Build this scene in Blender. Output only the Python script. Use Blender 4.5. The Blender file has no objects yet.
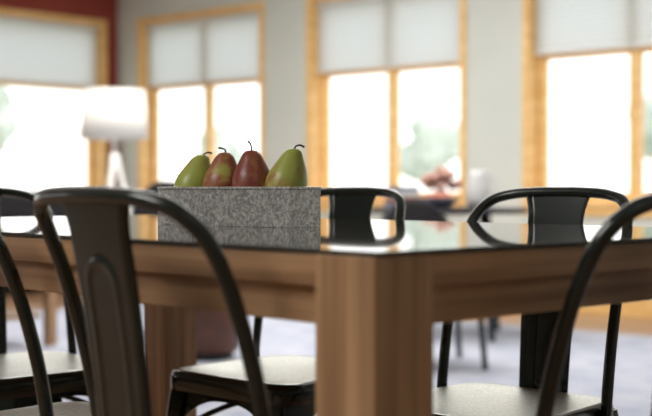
import bpy, bmesh, math, random
from mathutils import Vector, Matrix
random.seed(4)
D=bpy.data; SC=bpy.context.scene
def link(o): SC.collection.objects.link(o); return o
# ---------------------------------------------------------------- materials
def newmat(name):
    m=D.materials.new(name); m.use_nodes=True
    nt=m.node_tree; b=nt.nodes['Principled BSDF']
    return m,nt,b
def N(nt,t,**k):
    n=nt.nodes.new(t)
    for a,v in k.items(): setattr(n,a,v)
    return n
def ramp(nt,stops):
    r=N(nt,'ShaderNodeValToRGB'); e=r.color_ramp.elements
    e[0].position=stops[0][0]; e[0].color=(*stops[0][1],1)
    e[1].position=stops[-1][0]; e[1].color=(*stops[-1][1],1)
    for p,c in stops[1:-1]:
        x=e.new(p); x.color=(*c,1)
    return r
def noise_mat(name,c1,c2,scale=(5,5,5),rough=.5,metal=0,detail=4,lo=.35,hi=.65,bump=0,nscale=1.0,coat=0):
    m,nt,b=newmat(name)
    tc=N(nt,'ShaderNodeTexCoord'); mp=N(nt,'ShaderNodeMapping'); mp.inputs['Scale'].default_value=scale
    no=N(nt,'ShaderNodeTexNoise'); no.inputs['Detail'].default_value=detail; no.inputs['Scale'].default_value=nscale
    nt.links.new(tc.outputs['Object'],mp.inputs['Vector']); nt.links.new(mp.outputs['Vector'],no.inputs['Vector'])
    r=ramp(nt,[(lo,c1),(hi,c2)]); nt.links.new(no.outputs['Fac'],r.inputs['Fac'])
    nt.links.new(r.outputs['Color'],b.inputs['Base Color'])
    b.inputs['Roughness'].default_value=rough; b.inputs['Metallic'].default_value=metal
    b.inputs['Coat Weight'].default_value=coat
    if bump:
        bp=N(nt,'ShaderNodeBump'); bp.inputs['Strength'].default_value=bump; bp.inputs['Distance'].default_value=.002
        nt.links.new(no.outputs['Fac'],bp.inputs['Height']); nt.links.new(bp.outputs['Normal'],b.inputs['Normal'])
    return m
oak1=(.22,.120,.058); oak2=(.54,.335,.18)
M_woodZ=noise_mat('oak_vertical_grain',oak1,oak2,(42,42,1.4),.42,bump=.3,detail=7,lo=.3,hi=.68)
M_woodX=noise_mat('oak_grain_x',oak1,oak2,(1.4,42,42),.42,bump=.3,detail=7,lo=.3,hi=.68)
M_woodY=noise_mat('oak_grain_y',oak1,oak2,(42,1.4,42),.42,bump=.3,detail=7,lo=.3,hi=.68)
M_glass=noise_mat('smoked_glass_top',(.040,.038,.032),(.055,.050,.042),(2,2,2),.035)
M_glass.node_tree.nodes['Principled BSDF'].inputs['IOR'].default_value=1.52
M_black=noise_mat('black_green_enamel',(.007,.015,.014),(.013,.024,.022),(20,20,20),.24,metal=.25,coat=.5)
M_seat=noise_mat('painted_sheen_seat',(.60,.63,.58),(.76,.78,.72),(160,160,160),.36,metal=.4,lo=.4,hi=.6)  # pale colour puts the window reflection into the seat tops
M_honey=noise_mat('honey_pine_trim',(.78,.48,.17),(.90,.61,.27),(6,6,20),.45)
M_wall=noise_mat('painted_wall_sage',(.60,.635,.59),(.65,.675,.625),(1.5,1.5,1.5),.85)
M_red=noise_mat('painted_wall_red',(.24,.035,.025),(.28,.048,.032),(1.5,1.5,1.5),.8)
M_white=noise_mat('ceiling_white',(.75,.75,.73),(.8,.8,.78),(1,1,1),.9)
M_ceramic=noise_mat('white_ceramic',(.62,.64,.65),(.7,.7,.7),(5,5,5),.25)
M_dark=noise_mat('charcoal_fabric',(.018,.018,.022),(.035,.033,.038),(60,60,60),.9)
M_redf=noise_mat('rust_leather',(.20,.045,.022),(.26,.065,.03),(12,12,12),.5)
M_brown=noise_mat('dark_brown_leather',(.09,.035,.02),(.14,.05,.03),(12,12,12),.5)
M_rug=noise_mat('blue_grey_rug',(.36,.39,.49),(.49,.51,.58),(3,3,3),.95,nscale=2)
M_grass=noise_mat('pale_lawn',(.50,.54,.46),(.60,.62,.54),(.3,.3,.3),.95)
M_leaf=noise_mat('fogged_foliage',(.42,.47,.38),(.62,.66,.58),(2,2,2),.9)  # fog haze put into the leaf colour by paling it
M_bark=noise_mat('bark',(.30,.28,.25),(.40,.38,.34),(8,8,2),.9)
M_pink=noise_mat('dusty_petals',(.42,.17,.12),(.62,.42,.36),(30,30,30),.7)
M_orange=noise_mat('muted_red_rind',(.40,.10,.06),(.52,.20,.10),(30,30,30),.6)
M_blue=noise_mat('blue_books',(.10,.13,.22),(.20,.25,.36),(20,20,20),.6)
M_straw=noise_mat('packing_straw',(.30,.24,.14),(.45,.38,.24),(90,90,90),.9,bump=.8)
M_stem=noise_mat('pear_stem',(.035,.02,.012),(.07,.04,.02),(200,200,60),.7)
m,nt,b=newmat('wood_plank_floor'); M_floor=m
tc=N(nt,'ShaderNodeTexCoord'); br=N(nt,'ShaderNodeTexBrick')
br.inputs['Scale'].default_value=1; br.inputs['Brick Width'].default_value=1.6; br.inputs['Row Height'].default_value=.12
br.inputs['Mortar Size'].default_value=.003; br.inputs['Color1'].default_value=(.42,.25,.14,1); br.inputs['Color2'].default_value=(.32,.18,.10,1); br.inputs['Mortar'].default_value=(.10,.05,.03,1)
nt.links.new(tc.outputs['Object'],br.inputs['Vector']); nt.links.new(br.outputs['Color'],b.inputs['Base Color']); b.inputs['Roughness'].default_value=.32
# galvanised steel with soft crystalline spangle
m,nt,b=newmat('galvanised_zinc'); M_zinc=m
tc=N(nt,'ShaderNodeTexCoord')
no=N(nt,'ShaderNodeTexNoise'); no.inputs['Scale'].default_value=75; no.inputs['Detail'].default_value=2; no.inputs['Distortion'].default_value=2.2
nt.links.new(tc.outputs['Object'],no.inputs['Vector'])
vo=N(nt,'ShaderNodeTexVoronoi'); vo.inputs['Scale'].default_value=210; nt.links.new(tc.outputs['Object'],vo.inputs['Vector'])
sx=N(nt,'ShaderNodeSeparateColor'); nt.links.new(vo.outputs['Color'],sx.inputs[0])
mx=N(nt,'ShaderNodeMix',data_type='FLOAT'); mx.inputs[0].default_value=.20
nt.links.new(no.outputs['Fac'],mx.inputs[2]); nt.links.new(sx.outputs[0],mx.inputs[3])
r=ramp(nt,[(.34,(.36,.37,.365)),(.46,(.50,.51,.50)),(.54,(.64,.65,.64)),(.64,(.80,.81,.79))]); nt.links.new(mx.outputs[0],r.inputs['Fac'])
nt.links.new(r.outputs['Color'],b.inputs['Base Color']); b.inputs['Metallic'].default_value=.6; b.inputs['Roughness'].default_value=.34
def trans_mat(name,col,fac):
    m=D.materials.new(name); m.use_nodes=True; nt=m.node_tree; nt.nodes.clear()
    o=N(nt,'ShaderNodeOutputMaterial'); d=N(nt,'ShaderNodeBsdfDiffuse'); t=N(nt,'ShaderNodeBsdfTranslucent'); x=N(nt,'ShaderNodeMixShader')
    tc=N(nt,'ShaderNodeTexCoord'); w=N(nt,'ShaderNodeTexWave'); w.bands_direction='Z'; w.inputs['Scale'].default_value=9
    nt.links.new(tc.outputs['Object'],w.inputs['Vector'])
    r=ramp(nt,[(0,tuple(c*.9 for c in col)),(1,col)]); nt.links.new(w.outputs['Fac'],r.inputs['Fac'])
    nt.links.new(r.outputs['Color'],d.inputs['Color']); nt.links.new(r.outputs['Color'],t.inputs['Color'])
    x.inputs[0].default_value=fac
    nt.links.new(d.outputs[0],x.inputs[1]); nt.links.new(t.outputs[0],x.inputs[2]); nt.links.new(x.outputs[0],o.inputs[0])
    return m
M_blind=trans_mat('cellular_shade_fabric',(.76,.79,.79),.5)
M_shade=trans_mat('linen_lampshade',(.92,.92,.9),.4)
m=D.materials.new('window_glass'); m.use_nodes=True; nt=m.node_tree; nt.nodes.clear(); M_pane=m
o=N(nt,'ShaderNodeOutputMaterial'); t=N(nt,'ShaderNodeBsdfTransparent'); g=N(nt,'ShaderNodeBsdfGlossy'); g.inputs['Roughness'].default_value=.02; x=N(nt,'ShaderNodeMixShader'); x.inputs[0].default_value=.05
nt.links.new(t.outputs[0],x.inputs[1]); nt.links.new(g.outputs[0],x.inputs[2]); nt.links.new(x.outputs[0],o.inputs[0])
def pear_mat(name,bias,grad,gz,seed):
    m,nt,b=newmat(name)
    tc=N(nt,'ShaderNodeTexCoord')
    dt=N(nt,'ShaderNodeVectorMath',operation='DOT_PRODUCT'); dt.inputs[1].default_value=(grad,0,gz); nt.links.new(tc.outputs['Object'],dt.inputs[0])
    no=N(nt,'ShaderNodeTexNoise',noise_dimensions='4D'); no.inputs['Scale'].default_value=34; no.inputs['Detail'].default_value=6; no.inputs['W'].default_value=seed
    nt.links.new(tc.outputs['Object'],no.inputs['Vector'])
    ma=N(nt,'ShaderNodeMath',operation='MULTIPLY_ADD'); ma.inputs[1].default_value=1.6; ma.inputs[2].default_value=bias-.3
    nt.links.new(no.outputs['Fac'],ma.inputs[0])
    ad=N(nt,'ShaderNodeMath',operation='ADD'); nt.links.new(ma.outputs[0],ad.inputs[0]); nt.links.new(dt.outputs['Value'],ad.inputs[1])
    r=ramp(nt,[(.40,(.38,.44,.09)),(.57,(.42,.37,.09)),(.72,(.36,.14,.06)),(.95,(.24,.055,.038))]); nt.links.new(ad.outputs[0],r.inputs['Fac'])
    vo=N(nt,'ShaderNodeTexVoronoi'); vo.inputs['Scale'].default_value=380; nt.links.new(tc.outputs['Object'],vo.inputs['Vector'])
    r2=ramp(nt,[(.14,(1,1,1)),(.28,(0,0,0))]); nt.links.new(vo.outputs['Distance'],r2.inputs['Fac'])
    mu=N(nt,'ShaderNodeMath',operation='MULTIPLY'); mu.inputs[1].default_value=.4; nt.links.new(r2.outputs['Color'],mu.inputs[0])
    mx=N(nt,'ShaderNodeMix',data_type='RGBA'); nt.links.new(mu.outputs[0],mx.inputs[0]); nt.links.new(r.outputs['Color'],mx.inputs[6]); mx.inputs[7].default_value=(.46,.38,.16,1)
    nt.links.new(mx.outputs[2],b.inputs['Base Color']); b.inputs['Roughness'].default_value=.35
    return m
# ---------------------------------------------------------------- mesh helpers
def mesh_obj(name,verts,faces,mat,parent=None,smooth=False,fm=None,mats=None,loc=(0,0,0),rot=0,bevel=0,solid=0,recalc=True):
    me=D.meshes.new(name); me.from_pydata([tuple(v) for v in verts],[],faces)
    for mm in (mats or [mat]): me.materials.append(mm)
    bm=bmesh.new(); bm.from_mesh(me)
    if recalc: bmesh.ops.recalc_face_normals(bm,faces=bm.faces)
    bm.to_mesh(me); bm.free()
    if fm:
        for p,i in zip(me.polygons,fm): p.material_index=i
    if smooth:
        for p in me.polygons: p.use_smooth=True
    o=link(D.objects.new(name,me)); o.location=loc; o.rotation_euler[2]=rot
    if parent: o.parent=parent
    if solid:
        s=o.modifiers.new('s','SOLIDIFY'); s.thickness=solid; s.offset=0
    if bevel:
        bv=o.modifiers.new('b','BEVEL'); bv.width=bevel; bv.segments=2; bv.limit_method='ANGLE'
    return o
def boxes(name,bl,mat,**k):
    V=[];F=[]
    for (x0,x1,y0,y1,z0,z1) in bl:
        b=len(V)
        V+=[(x0,y0,z0),(x1,y0,z0),(x1,y1,z0),(x0,y1,z0),(x0,y0,z1),(x1,y0,z1),(x1,y1,z1),(x0,y1,z1)]
        F+=[[b+i for i in f] for f in ((0,3,2,1),(4,5,6,7),(0,1,5,4),(1,2,6,5),(2,3,7,6),(3,0,4,7))]
    return mesh_obj(name,V,F,mat,**k)
def catmull(P,n=8):
    P=[Vector(p) for p in P]; Q=[P[0]*2-P[1]]+P+[P[-1]*2-P[-2]]; out=[]
    for i in range(1,len(Q)-2):
        a,b,c,d=Q[i-1:i+3]
        for k in range(n):
            t=k/n; out.append(.5*((2*b)+(c-a)*t+(2*a-5*b+4*c-d)*t*t+(3*b-a-3*c+d)*t**3))
    out.append(P[-1]); return out
def tube(P,r,seg=12,rf=None):
    V=[];F=[]; n=len(P); up=Vector((0,1,0.01)).normalized(); prev=None
    for i,p in enumerate(P):
        t=(P[min(i+1,n-1)]-P[max(i-1,0)]).normalized()
        if prev is None:
            a=up if abs(t.dot(up))<.9 else Vector((1,0,0))
            nrm=(a-t*a.dot(t)).normalized()
        else: nrm=(prev-t*prev.dot(t)).normalized()
        prev=nrm; bn=t.cross(nrm); rr=r if rf is None else rf(i/(n-1))
        for s in range(seg):
            a=2*math.pi*s/seg; V.append(p+nrm*math.cos(a)*rr+bn*math.sin(a)*rr)
    for i in range(n-1):
        for s in range(seg):
            F.append([i*seg+s,i*seg+(s+1)%seg,(i+1)*seg+(s+1)%seg,(i+1)*seg+s])
    F.append(list(range(seg))[::-1]); F.append([(n-1)*seg+s for s in range(seg)])
    return V,F
def lathe(name,prof,mat,seg=32,lean=None,**k):
    V=[];F=[]; n=len(prof)
    for (r,z) in prof:
        for s in range(seg):
            a=2*math.pi*s/seg; x=r*math.cos(a); y=r*math.sin(a)
            if lean: lx,ly=lean(z); x+=lx; y+=ly
            V.append((x,y,z))
    for i in range(n-1):
        for s in range(seg): F.append([i*seg+s,i*seg+(s+1)%seg,(i+1)*seg+(s+1)%seg,(i+1)*seg+s])
    F.append(list(range(seg))[::-1]); F.append([(n-1)*seg+s for s in range(seg)])
    return mesh_obj(name,V,F,mat,smooth=True,**k)
def empty(name,loc=(0,0,0),rot=0):
    e=link(D.objects.new(name,None)); e.location=loc; e.rotation_euler[2]=rot; e.empty_display_size=.1; return e
# ---------------------------------------------------------------- camera
CAMZ=.83; FPX=1254.
cam=D.cameras.new('camera'); co=link(D.objects.new('camera',cam)); SC.camera=co
co.location=(0,0,CAMZ); co.rotation_euler=(math.radians(90)-math.atan(21/FPX),0,0)
cam.sensor_width=36; cam.lens=36*FPX/652; cam.clip_end=500
cam.dof.use_dof=True; cam.dof.focus_distance=2.12; cam.dof.aperture_fstop=3.3
# ---------------------------------------------------------------- room
C=Vector((-1.912,11.52,0)); RA=-math.radians(42)
RU=13.0; RV=12.5; RH=2.85; T=.2
def UV(u,v,z=0):
    c,s=math.cos(RA),math.sin(RA); return Vector((C.x+u*c+v*s, C.y+u*s-v*c, z))
def rbox(name,bl,mat,**k): return boxes(name,bl,mat,loc=C,rot=RA,**k)
WT=2.31; WS=.70; TR=1.745
wins=[(.324,1.868),(2.403,3.884),(4.418,5.92),(6.5,8.0),(8.6,10.1),(10.7,12.2)]
bl=[];u=-T
for a,b_ in wins:
    bl.append((u,a,0,T,0,RH)); bl.append((a,b_,0,T,0,WS)); bl.append((a,b_,0,T,WT,RH)); u=b_
bl.append((u,RU,0,T,0,RH))
rbox('wall_back',bl,M_wall)
rw=[(.16,3.0),(4.2,6.6),(7.6,10.0)]
bl=[];v=0
for a,b_ in rw:
    bl.append((-T,0,-a,-v,0,RH)); bl.append((-T,0,-b_,-a,0,WS)); bl.append((-T,0,-b_,-a,WT,RH)); v=b_
bl.append((-T,0,-RV,-v,0,RH))
rbox('wall_left',bl,M_red)
rbox('wall_front',[(-T,RU+T,-RV-T,-RV,0,RH)],M_wall)
rbox('wall_right',[(RU,RU+T,-RV,T,0,RH)],M_wall)
rbox('floor',[(-T,RU+T,-RV-T,T,-.1,0)],M_floor)
rbox('ceiling',[(-T,RU+T,-RV-T,T,RH,RH+.1)],M_white)
rbox('baseboard_back',[(.02,RU,-.018,0,0,.13)],M_honey)
rbox('baseboard_left',[(0,.018,-RV,0,0,.13)],M_honey)
def window(idx,a,b_,horiz=True):
    e=empty('window_%d'%idx,C,RA)
    def bb(lst):
        out=[]
        for (p0,p1,q0,q1,z0,z1) in lst:
            if horiz: out.append((p0,p1,q0,q1,z0,z1))
            else: out.append((-q1,-q0,-p1,-p0,z0,z1))
        return out
    j=.022; L=[(a,a+j,-.012,T-.01,WS,WT),(b_-j,b_,-.012,T-.01,WS,WT),(a+j,b_-j,-.012,T-.01,WT-j,WT),(a+j,b_-j,-.03,T-.01,WS,WS+.03)]
    L+=[(a-.03,a,-.016,-.001,WS-.03,WT+.03),(b_,b_+.03,-.016,-.001,WS-.03,WT+.03),(a,b_,-.016,-.001,WT,WT+.03),(a-.03,b_+.03,-.016,-.001,WS-.06,WS-.001)]
    boxes('jamb',bb(L),M_honey,parent=e)
    q0,q1=.11,.165; c=(a+b_)/2; f=.05
    S=[(a+j,a+j+f,q0,q1,WS+.03,WT-j),(b_-j-f,b_-j,q0,q1,WS+.03,WT-j),(c-.035,c+.035,q0-.01,q1,WS+.03,WT-j),
       (a+j+f,b_-j-f,q0,q1,WS+.03,WS+.09),(a+j+f,b_-j-f,q0,q1,WT-j-.05,WT-j),(a+j+f,b_-j-f,q0-.012,q1,TR-.045,TR)]
    boxes('sash',bb(S),M_honey,parent=e)
    boxes('pane',bb([(a+j+.01,b_-j-.01,.135,.14,WS+.04,WT-j-.01)]),M_pane,parent=e)
    n=22; V=[];F=[]; p0,p1=a+j+.004,b_-j-.004; zt,zb=WT-j-.035,TR+.004
    for i in range(n*2+1):
        z=zt+(zb-zt)*i/(2*n); q=.062+(.012 if i%2 else 0)
        for p in (p0,p1): V.append((p,q,z) if horiz else (-q,-p,z))
    for i in range(2*n): F.append([2*i,2*i+1,2*i+3,2*i+2])
    mesh_obj('shade_fabric',V,F,M_blind,parent=e)
    boxes('shade_rail',bb([(p0,p1,.045,.09,WT-j-.035,WT-j-.001),(p0,p1,.055,.082,TR-.014,TR+.004)]),M_white,parent=e)
k=1
for a,b_ in rw[:1]: window(k,a,b_,False); k+=1
for a,b_ in wins: window(k,a,b_,True); k+=1
for a,b_ in rw[1:]: window(k,a,b_,False); k+=1
boxes('lawn',[(-60,60,-40,60,-.5,-.4)],M_grass)
def tree(loc,h,r):
    e=empty('garden_tree',loc)
    V,F=tube([Vector((0,0,0)),Vector((.05,0,h*.3)),Vector((0,.05,h*.6))],.12,10); mesh_obj('trunk',V,F,M_bark,parent=e,smooth=True)
    bm=bmesh.new()
    for i in range(14):
        a=random.uniform(0,6.28); q=random.uniform(0,r*.7); rr=random.uniform(.35,.5)*r
        bmesh.ops.create_icosphere(bm,subdivisions=2,radius=rr,matrix=Matrix.Translation((q*math.cos(a),q*math.sin(a),h*.62+random.uniform(-.1,.5)*h*.5)))
    for v in bm.verts: v.co+=Vector([random.uniform(-.08,.08)*r for _ in range(3)])
    me=D.meshes.new('canopy'); bm.to_mesh(me); bm.free(); me.materials.append(M_leaf); o=link(D.objects.new('canopy',me)); o.parent=e
for (x,y,h,r) in [(-10,36,4.5,1.3),(-3.2,38,3.2,1.0),(3.2,36,3.4,1.2),(9,32,4,1.3)]:
    tree((x,y,-.39),h,r)
rbox('area_rug',[(2.2,9.6,-4.75,-1.0,0.001,.012)],M_rug)
# ---------------------------------------------------------------- dining table
TA=math.radians(43); uR=Vector((math.cos(TA),math.sin(TA),0)); uL=Vector((-math.sin(TA),math.cos(TA),0))
CN=Vector((.051,1.313,0)); TW=.93; TL=1.63; TZ=.762; lw=.093
tb=empty('dining_table',CN,TA)
for i,(x,y) in enumerate([(0,0),(TW-lw,0),(0,TL-lw),(TW-lw,TL-lw)]):
    boxes('leg_%d'%(i+1),[(x,x+lw,y,y+lw,0,TZ-.006)],M_woodZ,parent=tb,bevel=.002)
zs=.72; zt=TZ-.006; g=.0015
boxes('rail_front',[(lw+g,TW-lw-g,.003,.1,zs,zt)],M_woodX,parent=tb,bevel=.002)
boxes('rail_rear',[(lw+g,TW-lw-g,TL-.1,TL-.003,zs,zt)],M_woodX,parent=tb,bevel=.002)
boxes('rail_left',[(.003,.1,lw+g,TL-lw-g,zs,zt)],M_woodY,parent=tb,bevel=.002)
boxes('rail_right',[(TW-.1,TW-.003,lw+g,TL-lw-g,zs,zt)],M_woodY,parent=tb,bevel=.002)
boxes('panel',[(.1,TW-.1,.1,TL-.1,zs+.01,zt)],M_woodY,parent=tb)
za=.676
boxes('apron_x',[(lw-.004,TW-lw+.004,.02,.042,za,zs-.001),(lw-.004,TW-lw+.004,TL-.042,TL-.02,za,zs-.001)],M_woodX,parent=tb,bevel=.0015)
boxes('apron_y',[(.02,.042,lw-.004,TL-lw+.004,za,zs-.001),(TW-.042,TW-.02,lw-.004,TL-lw+.004,za,zs-.001)],M_woodY,parent=tb,bevel=.0015)
boxes('glass_top',[(.001,TW-.001,.001,TL-.001,TZ-.0055,TZ)],M_glass,parent=tb,bevel=.001)
# ---------------------------------------------------------------- chair
def build_chair():
    e=empty('dining_chair')
    def outline(w,d,r,n=8):
        pts=[]
        for cx,cy,a0 in ((w-r,d-r,0),(-(w-r),d-r,90),(-(w-r),-(d-r),180),(w-r,-(d-r),270)):
            for i in range(n+1):
                a=math.radians(a0+90*i/n); pts.append((cx+r*math.cos(a),cy+r*math.sin(a)))
        return pts
    Z=.445; rings=[]
    for (s,z) in ((.25,Z-.006),(.6,Z-.005),(.86,Z-.001),(.93,Z),(.98,Z-.003),(1.0,Z-.012),(1.005,Z-.04),(.985,Z-.042),(.975,Z-.012)):
        rings.append([(x*s*(1+.06*y/.18),y*s,z) for x,y in outline(.176,.18,.05)])
    V=[v for r in rings for v in r]; n=len(rings[0]); F=[];fm=[]
    for i in range(len(rings)-1):
        for s in range(n): F.append([i*n+s,i*n+(s+1)%n,(i+1)*n+(s+1)%n,(i+1)*n+s]); fm.append(0 if i<3 else 1)
    F.append(list(range(n))); fm.append(0)
    mesh_obj('seat',V,F,None,parent=e,smooth=True,mats=[M_seat,M_black],fm=fm)
    for k,(sx,sy) in enumerate(((1,1),(-1,1),(-1,-1),(1,-1))):
        V=[];F=[]
        def P(w,t=.003,r=.012):
            o=[(-w,0)]+[(-r+r*math.sin(a),-r+r*math.cos(a)) for a in [math.pi/2*i/4 for i in range(5)]]+[(0,-w)]
            i_=[(-t,-w)]+[(-r+(r-t)*math.sin(a),-r+(r-t)*math.cos(a)) for a in [math.pi/2*(4-i)/4 for i in range(5)]]+[(-w,-t)]
            return o+i_
        st=[(.428,.165,.05),(.38,.172,.048),(.2,.193,.036),(.012,.214,.026),(.0,.215,.027)]
        for z,c,w in st:
            for (px,py) in P(w): V.append((sx*(c+px),sy*(c+.004+py),z))
        n=len(P(.05))
        for i in range(len(st)-1):
            for s in range(n): F.append([i*n+s,i*n+(s+1)%n,(i+1)*n+(s+1)%n,(i+1)*n+s])
        F.append(list(range(n))); F.append([(len(st)-1)*n+s for s in range(n)])
        mesh_obj('leg_%d'%(k+1),V,F,M_black,parent=e)
    V=[];F=[]
    for side in range(4):
        b=len(V)
        for i in range(17):
            t=-1+2*i/16; x=.158*t
            zl=.392-.085*abs(t)**2.6
            for z,off in ((.408,.164),(zl,.164+(.408-zl)*.1)):
                q=[(x,off),(off,-x),(-x,-off),(-off,x)][side]; V.append((q[0],q[1],z))
        for i in range(16): F.append([b+2*i,b+2*i+2,b+2*i+3,b+2*i+1])
    mesh_obj('skirt',V,F,M_black,parent=e,solid=.003,recalc=False)
    V=[];F=[]
    for d in (1,-1):
        pts=[Vector((t*.175,d*t*.175,.385-.09*abs(t)**2)) for t in [-1+2*i/16 for i in range(17)]]
        v,f=tube(pts,.006,8); b=len(V); V+=v; F+=[[i+b for i in q] for q in f]
    mesh_obj('cross_brace',V,F,M_black,parent=e,smooth=True)
    half=[(.180,-.092,.415),(.180,-.098,.47),(.180,-.112,.555),(.179,-.134,.64),(.176,-.160,.715),(.169,-.187,.770),(.146,-.213,.803),(.105,-.229,.816),(.05,-.234,.820)]
    full=half+[(0,-.235,.8205)]+[(-x,y,z) for x,y,z in half[::-1]]
    V,F=tube(catmull(full,6),.0102,14); mesh_obj('back_hoop',V,F,M_black,parent=e,smooth=True)
    nu,nv=48,80; V=[];F=[]
    for j in range(nv+1):
        v=j/nv; z=.425+(.815-.425)*v
        y=-.180-.053*v+.008*math.sin(math.pi*v)
        hw=.052+.010*v+.010*max(0,(v-.88)/.12)**2
        for i in range(nu+1):
            u=-1+2*i/nu; x=hw*u
            cz=max(0,abs(z-.585)-.125); pu=abs(x)
            rd=math.hypot(pu,cz)
            dv=-.0034*math.exp(-(abs(rd-.030)/.0035)**2)
            e_=max(0,abs(u)-.88)/.12; dv+=.009*e_*e_
            V.append((x,y+dv,z))
    for j in range(nv):
        for i in range(nu): a=j*(nu+1)+i; F.append([a,a+1,a+nu+2,a+nu+1])
    mesh_obj('splat',V,F,M_black,parent=e,smooth=True,solid=.0025)
    return e
base=build_chair()
def place(e,loc,ang):
    e.location=(loc.x,loc.y,0); e.rotation_euler[2]=math.radians(ang)-math.pi/2
def dup(src):
    e=link(D.objects.new('dining_chair',None)); e.empty_display_size=.1
    for c in src.children:
        o=c.copy(); SC.collection.objects.link(o); o.parent=e
    return e
def put(hoop,ang,e=None):
    a=math.radians(ang); d=Vector((math.cos(a),math.sin(a),0))
    e=e or dup(base); place(e,hoop+d*.235,ang)
put(CN+uL*.363-uR*.12,43,base)
put(CN+uL*.866-uR*.12,43)
put(CN+uL*.54+uR*(TW+.125),223+5)
put(CN+uL*1.105+uR*(TW+.12),223+5)
put(CN+uL*(TL+.13)+uR*.45,-47)
put(CN-uL*.12+uR*.475,133)
# ---------------------------------------------------------------- zinc box + pears
BX=Vector((-.06,2.08,TZ)); BA=math.radians(50); bt=empty('zinc_planter_box',BX+Vector((0,0,.0003)),BA)
bR=Vector((math.cos(BA),math.sin(BA),0)); bL=Vector((-math.sin(BA),math.cos(BA),0))
BL=.322; BW=.079; BH=.067; w=.0025
boxes('walls',[(0,BW,0,w,0,BH),(0,BW,BL-w,BL,0,BH),(0,w,w,BL-w,0,BH),(BW-w,BW,w,BL-w,0,BH),(w,BW-w,w,BL-w,0,.003)],M_zinc,parent=bt)
boxes('rolled_rim',[(-.0018,.004,-.0018,BL+.0018,BH-.004,BH+.0012),(BW-.004,BW+.0018,-.0018,BL+.0018,BH-.004,BH+.0012),(.004,BW-.004,-.0018,.004,BH-.004,BH+.0012),(.004,BW-.004,BL-.004,BL+.0018,BH-.004,BH+.0012)],M_zinc,parent=bt,bevel=.0012)
boxes('straw_bed',[(w+.0005,BW-w-.0005,w+.0005,BL-w-.0005,.0032,.022)],M_straw,parent=bt,bevel=.002)
prof=[(.02,.008),(.22,.0),(.5,.018),(.78,.085),(.94,.20),(1,.36),(.985,.49),(.92,.60),(.81,.69),(.69,.77),(.58,.84),(.49,.90),(.38,.95),(.24,.985),(.06,.992),(.02,.98)]
specs=[(.046,.0366,.1120,.015,-.10,-3.0,.5,1.0,((0,0),(.004,.006),(.011,.0075),(.018,.004))),
       (.122,.0364,.1105,-.002,.10,-2.0,4.2,2.3,((0,0),(.0,.007),(-.003,.015),(-.007,.017))),
       (.197,.0360,.1080,.006,.15,4.0,1.5,3.7,((0,0),(.0,.006),(-.006,.009),(-.012,.010))),
       (.273,.0362,.1050,.018,-.13,-4.0,.5,5.1,((0,0),(.005,.004),(.012,.006),(.018,.004)))]
for (l,R,H,ln,bias,grad,gz,seed,st) in specs:
    P=BX+bL*l+bR*(BW/2); P.z=TZ+.0226
    e=empty('pear',P,0)
    pr=catmull([(r*R,z*H,0) for r,z in prof],4)
    f=lambda z,H=H,ln=ln:(ln*(max(0,z/H-.25)/.75)**1.6,0)
    lathe('body',[(max(p.x,.0003),p.y) for p in pr],pear_mat('pear_skin',bias,grad,gz,seed),seg=40,lean=f,parent=e)
    V,F=tube(catmull([(ln+a,0,H*.975+b) for a,b in st],6),.0016,8,rf=lambda t:.0013+.0009*abs(t-.35))
    mesh_obj('stem',V,F,M_stem,parent=e,smooth=True)
# ---------------------------------------------------------------- floor lamp
lp=empty('floor_lamp',(-1.41,8.36,.0005),.3)
V=[];F=[];seg=48
for r,z in ((.205,1.475),(.225,1.15)):
    for s in range(seg): a=2*math.pi*s/seg; V.append((r*math.cos(a),r*math.sin(a),z))
for s in range(seg): F.append([s,(s+1)%seg,seg+(s+1)%seg,seg+s])
mesh_obj('drum_shade',V,F,M_shade,parent=lp,smooth=True,solid=.003)
V,F=tube([Vector((0,0,1.42)),Vector((0,0,.95))],.014,12); mesh_obj('stem',V,F,M_white,parent=lp,smooth=True)
for i in range(3):
    a=i*2*math.pi/3; V,F=tube([Vector((.01*math.cos(a),.01*math.sin(a),1.05)),Vector((.24*math.cos(a),.24*math.sin(a),.0))],.016,10)
    mesh_obj('tripod_leg_%d'%(i+1),V,F,M_white,parent=lp,smooth=True)
boxes('shade_spider',[(-.205,.205,-.003,.003,1.405,1.411),(-.003,.003,-.205,.205,1.412,1.418)],M_white,parent=lp)
lb=D.lights.new('shade_fill','POINT'); lb.energy=8; lb.shadow_soft_size=.04; lb.color=(1,.97,.93); o=link(D.objects.new('shade_fill',lb)); o.parent=lp; o.location=(0,0,1.33)  # added light that whitens the shade; daylight is its real source
# ---------------------------------------------------------------- background furniture
rt=empty('side_table',(.66,6.9,.0135))
lathe('top',[(.01,.675),(.44,.675),(.45,.685),(.45,.695),(.44,.70),(.01,.70)],M_dark,parent=rt,seg=48)
for i in range(4):
    a=i*math.pi/2+.6; V,F=tube([Vector((.30*math.cos(a),.30*math.sin(a),.68)),Vector((.38*math.cos(a),.38*math.sin(a),0.003))],.018,10); mesh_obj('leg_%d'%(i+1),V,F,M_black,parent=rt,smooth=True)
z0=.7137
e=empty('ceramic_jug',(.85,6.95,z0))
lathe('body',[(.04,0),(.065,.0),(.07,.05),(.066,.14),(.052,.18),(.054,.205),(.049,.205),(.046,.18),(.06,.13),(.03,.02)],M_ceramic,parent=e)
V,F=tube(catmull([(.055,0,.175),(.095,0,.16),(.095,0,.09),(.065,0,.06)],5),.007,8); mesh_obj('handle',V,F,M_ceramic,parent=e,smooth=True)
e=empty('flower_bouquet',(.64,7.02,z0))
lathe('vase',[(.03,0),(.045,.0),(.05,.05),(.035,.08),(.04,.1),(.035,.1),(.03,.08),(.02,.02)],M_ceramic,parent=e)
bm=bmesh.new()
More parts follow.
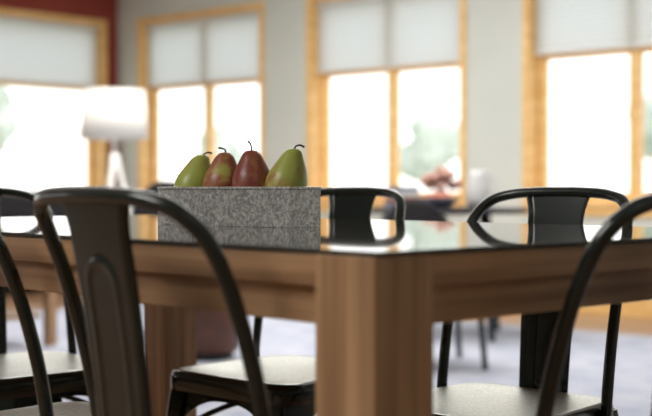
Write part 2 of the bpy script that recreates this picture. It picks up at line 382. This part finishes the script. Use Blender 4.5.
for i in range(34):
    a=random.uniform(0,6.28); r=random.uniform(0,.10)
    bmesh.ops.create_icosphere(bm,subdivisions=2,radius=random.uniform(.018,.03),matrix=Matrix.Translation((r*math.cos(a),r*math.sin(a),.150+random.uniform(-.02,.07)-r*.3)))
me=D.meshes.new('blooms'); bm.to_mesh(me); bm.free(); me.materials.append(M_pink); o=link(D.objects.new('blooms',me)); o.parent=e
e=empty('apple_bowl',(.60,6.68,z0))
lathe('bowl',[(.03,0),(.05,.0),(.10,.04),(.115,.06),(.11,.06),(.095,.042),(.045,.008),(.01,.008)],M_blue,parent=e)
bm=bmesh.new()
for (x,y,z) in ((-.045,0,.052),(.04,.03,.052),(.03,-.045,.054),(-.01,.05,.054)):
    bmesh.ops.create_icosphere(bm,subdivisions=3,radius=.036,matrix=Matrix.Translation((x,y,z)))
me=D.meshes.new('apples'); bm.to_mesh(me); bm.free(); me.materials.append(M_orange); o=link(D.objects.new('apples',me)); o.parent=e
bk=empty('book_stack',(.42,6.90,z0),.4)
for i,mm in enumerate((M_blue,M_redf,M_ceramic,M_blue)):
    boxes('book_%d'%(i+1),[(-.085+.006*i,.085-.004*i,-.06,.06,.03*i,.03*i+.028)],mm,parent=bk,bevel=.002)
def uchair(loc,ang,zs_=1.0):
    dc=empty('upholstered_chair',loc,math.radians(ang)); dc.scale=(1,1,zs_)
    boxes('seat',[(-.23,.23,-.22,.22,.36,.45)],M_dark,parent=dc,bevel=.03)
    V=[];F=[]
    for j in range(13):
        for i in range(17):
            u=-1+2*i/16; v=j/12; hw=.20*(1-.25*v**3); topz=.755-.09*abs(u)**3
            V.append((hw*u,-.2+.04*u*u-.05*v,.42+(topz-.42)*v))
    for j in range(12):
        for i in range(16): a=j*17+i; F.append([a,a+1,a+18,a+17])
    mesh_obj('backrest',V,F,M_dark,parent=dc,smooth=True,solid=.045)
    for i,(x,y) in enumerate(((.19,.18),(-.19,.18),(-.19,-.18),(.19,-.18))):
        V,F=tube([Vector((x,y,.38)),Vector((x*1.15,y*1.15,0.002))],.014,10); mesh_obj('leg_%d'%(i+1),V,F,M_black,parent=dc,smooth=True)
uchair((.46,5.75,.0135),190)
uchair((-.93,6.9,.0135),20,1.12)
sf=empty('sofa',UV(.60,1.25),RA+math.pi/2)
boxes('base',[(-.95,.95,-.42,.40,.08,.30)],M_dark,parent=sf,bevel=.03)
boxes('backrest',[(-.95,.95,.18,.42,.28,.80)],M_dark,parent=sf,bevel=.06)
boxes('arms',[(-.95,-.75,-.42,.3,.28,.60),(.75,.95,-.42,.3,.28,.60)],M_dark,parent=sf,bevel=.05)
boxes('cushions',[(-.74,-.01,-.42,.17,.30,.45),(.01,.74,-.42,.17,.30,.45)],M_dark,parent=sf,bevel=.04)
boxes('feet',[(x,x+.06,y,y+.06,0,.08) for x in(-.9,.84) for y in(-.38,.3)],M_woodZ,parent=sf)
ot=empty('ottoman',(-.56,6.0,.0135))
lathe('drum',[(.02,.03),(.13,.03),(.15,.06),(.155,.2),(.15,.37),(.13,.41),(.02,.42)],M_brown,parent=ot)
lathe('foot_ring',[(.02,0),(.12,0),(.12,.03),(.02,.03)],M_black,parent=ot)
ct=empty('coffee_table',(-1.95,6.6,0.0135),RA)
boxes('top',[(-.5,.5,-.28,.28,.38,.42)],M_woodX,parent=ct,bevel=.004)
boxes('shelf',[(-.44,.44,-.22,.22,.14,.16)],M_woodX,parent=ct)
boxes('legs',[(x,x+.05,y,y+.05,0,.38) for x in(-.5,.45) for y in(-.28,.23)],M_woodZ,parent=ct)
# ---------------------------------------------------------------- light
wd=D.worlds.new('sky'); SC.world=wd; wd.use_nodes=True; nt=wd.node_tree; bg=nt.nodes['Background']
tc=N(nt,'ShaderNodeTexCoord'); sp=N(nt,'ShaderNodeSeparateXYZ'); nt.links.new(tc.outputs['Generated'],sp.inputs[0])
r=ramp(nt,[(.0,(1,.985,.95)),(.6,(.86,.92,1.0))]); nt.links.new(sp.outputs['Z'],r.inputs['Fac']); nt.links.new(r.outputs['Color'],bg.inputs['Color'])
bg.inputs['Strength'].default_value=2.3
def area(name,loc,rot,sx,sy,p,col=(1,1,1)):
    l=D.lights.new(name,'AREA'); l.shape='RECTANGLE'; l.size=sx; l.size_y=sy; l.energy=p; l.color=col
    o=link(D.objects.new(name,l)); o.location=loc; o.rotation_euler=rot; return o
area('fill_dining',(-2.2,.5,2.75),(0,math.radians(-25),0),2.0,2.0,105,(1,.97,.93))  # added fill from the left for the table, no real fixture
area('fill_rear',(1.5,-1.5,2.8),(0,0,0),2.0,2.0,10,(1,.98,.95))  # weak added fill behind the camera, not a fitted lamp
area('fill_living',(-.2,6.6,2.8),(0,0,RA),4.5,2.0,180,(1,.975,.93))  # unseen fill added to brighten the living area and window wall
SC.view_settings.view_transform='Standard'
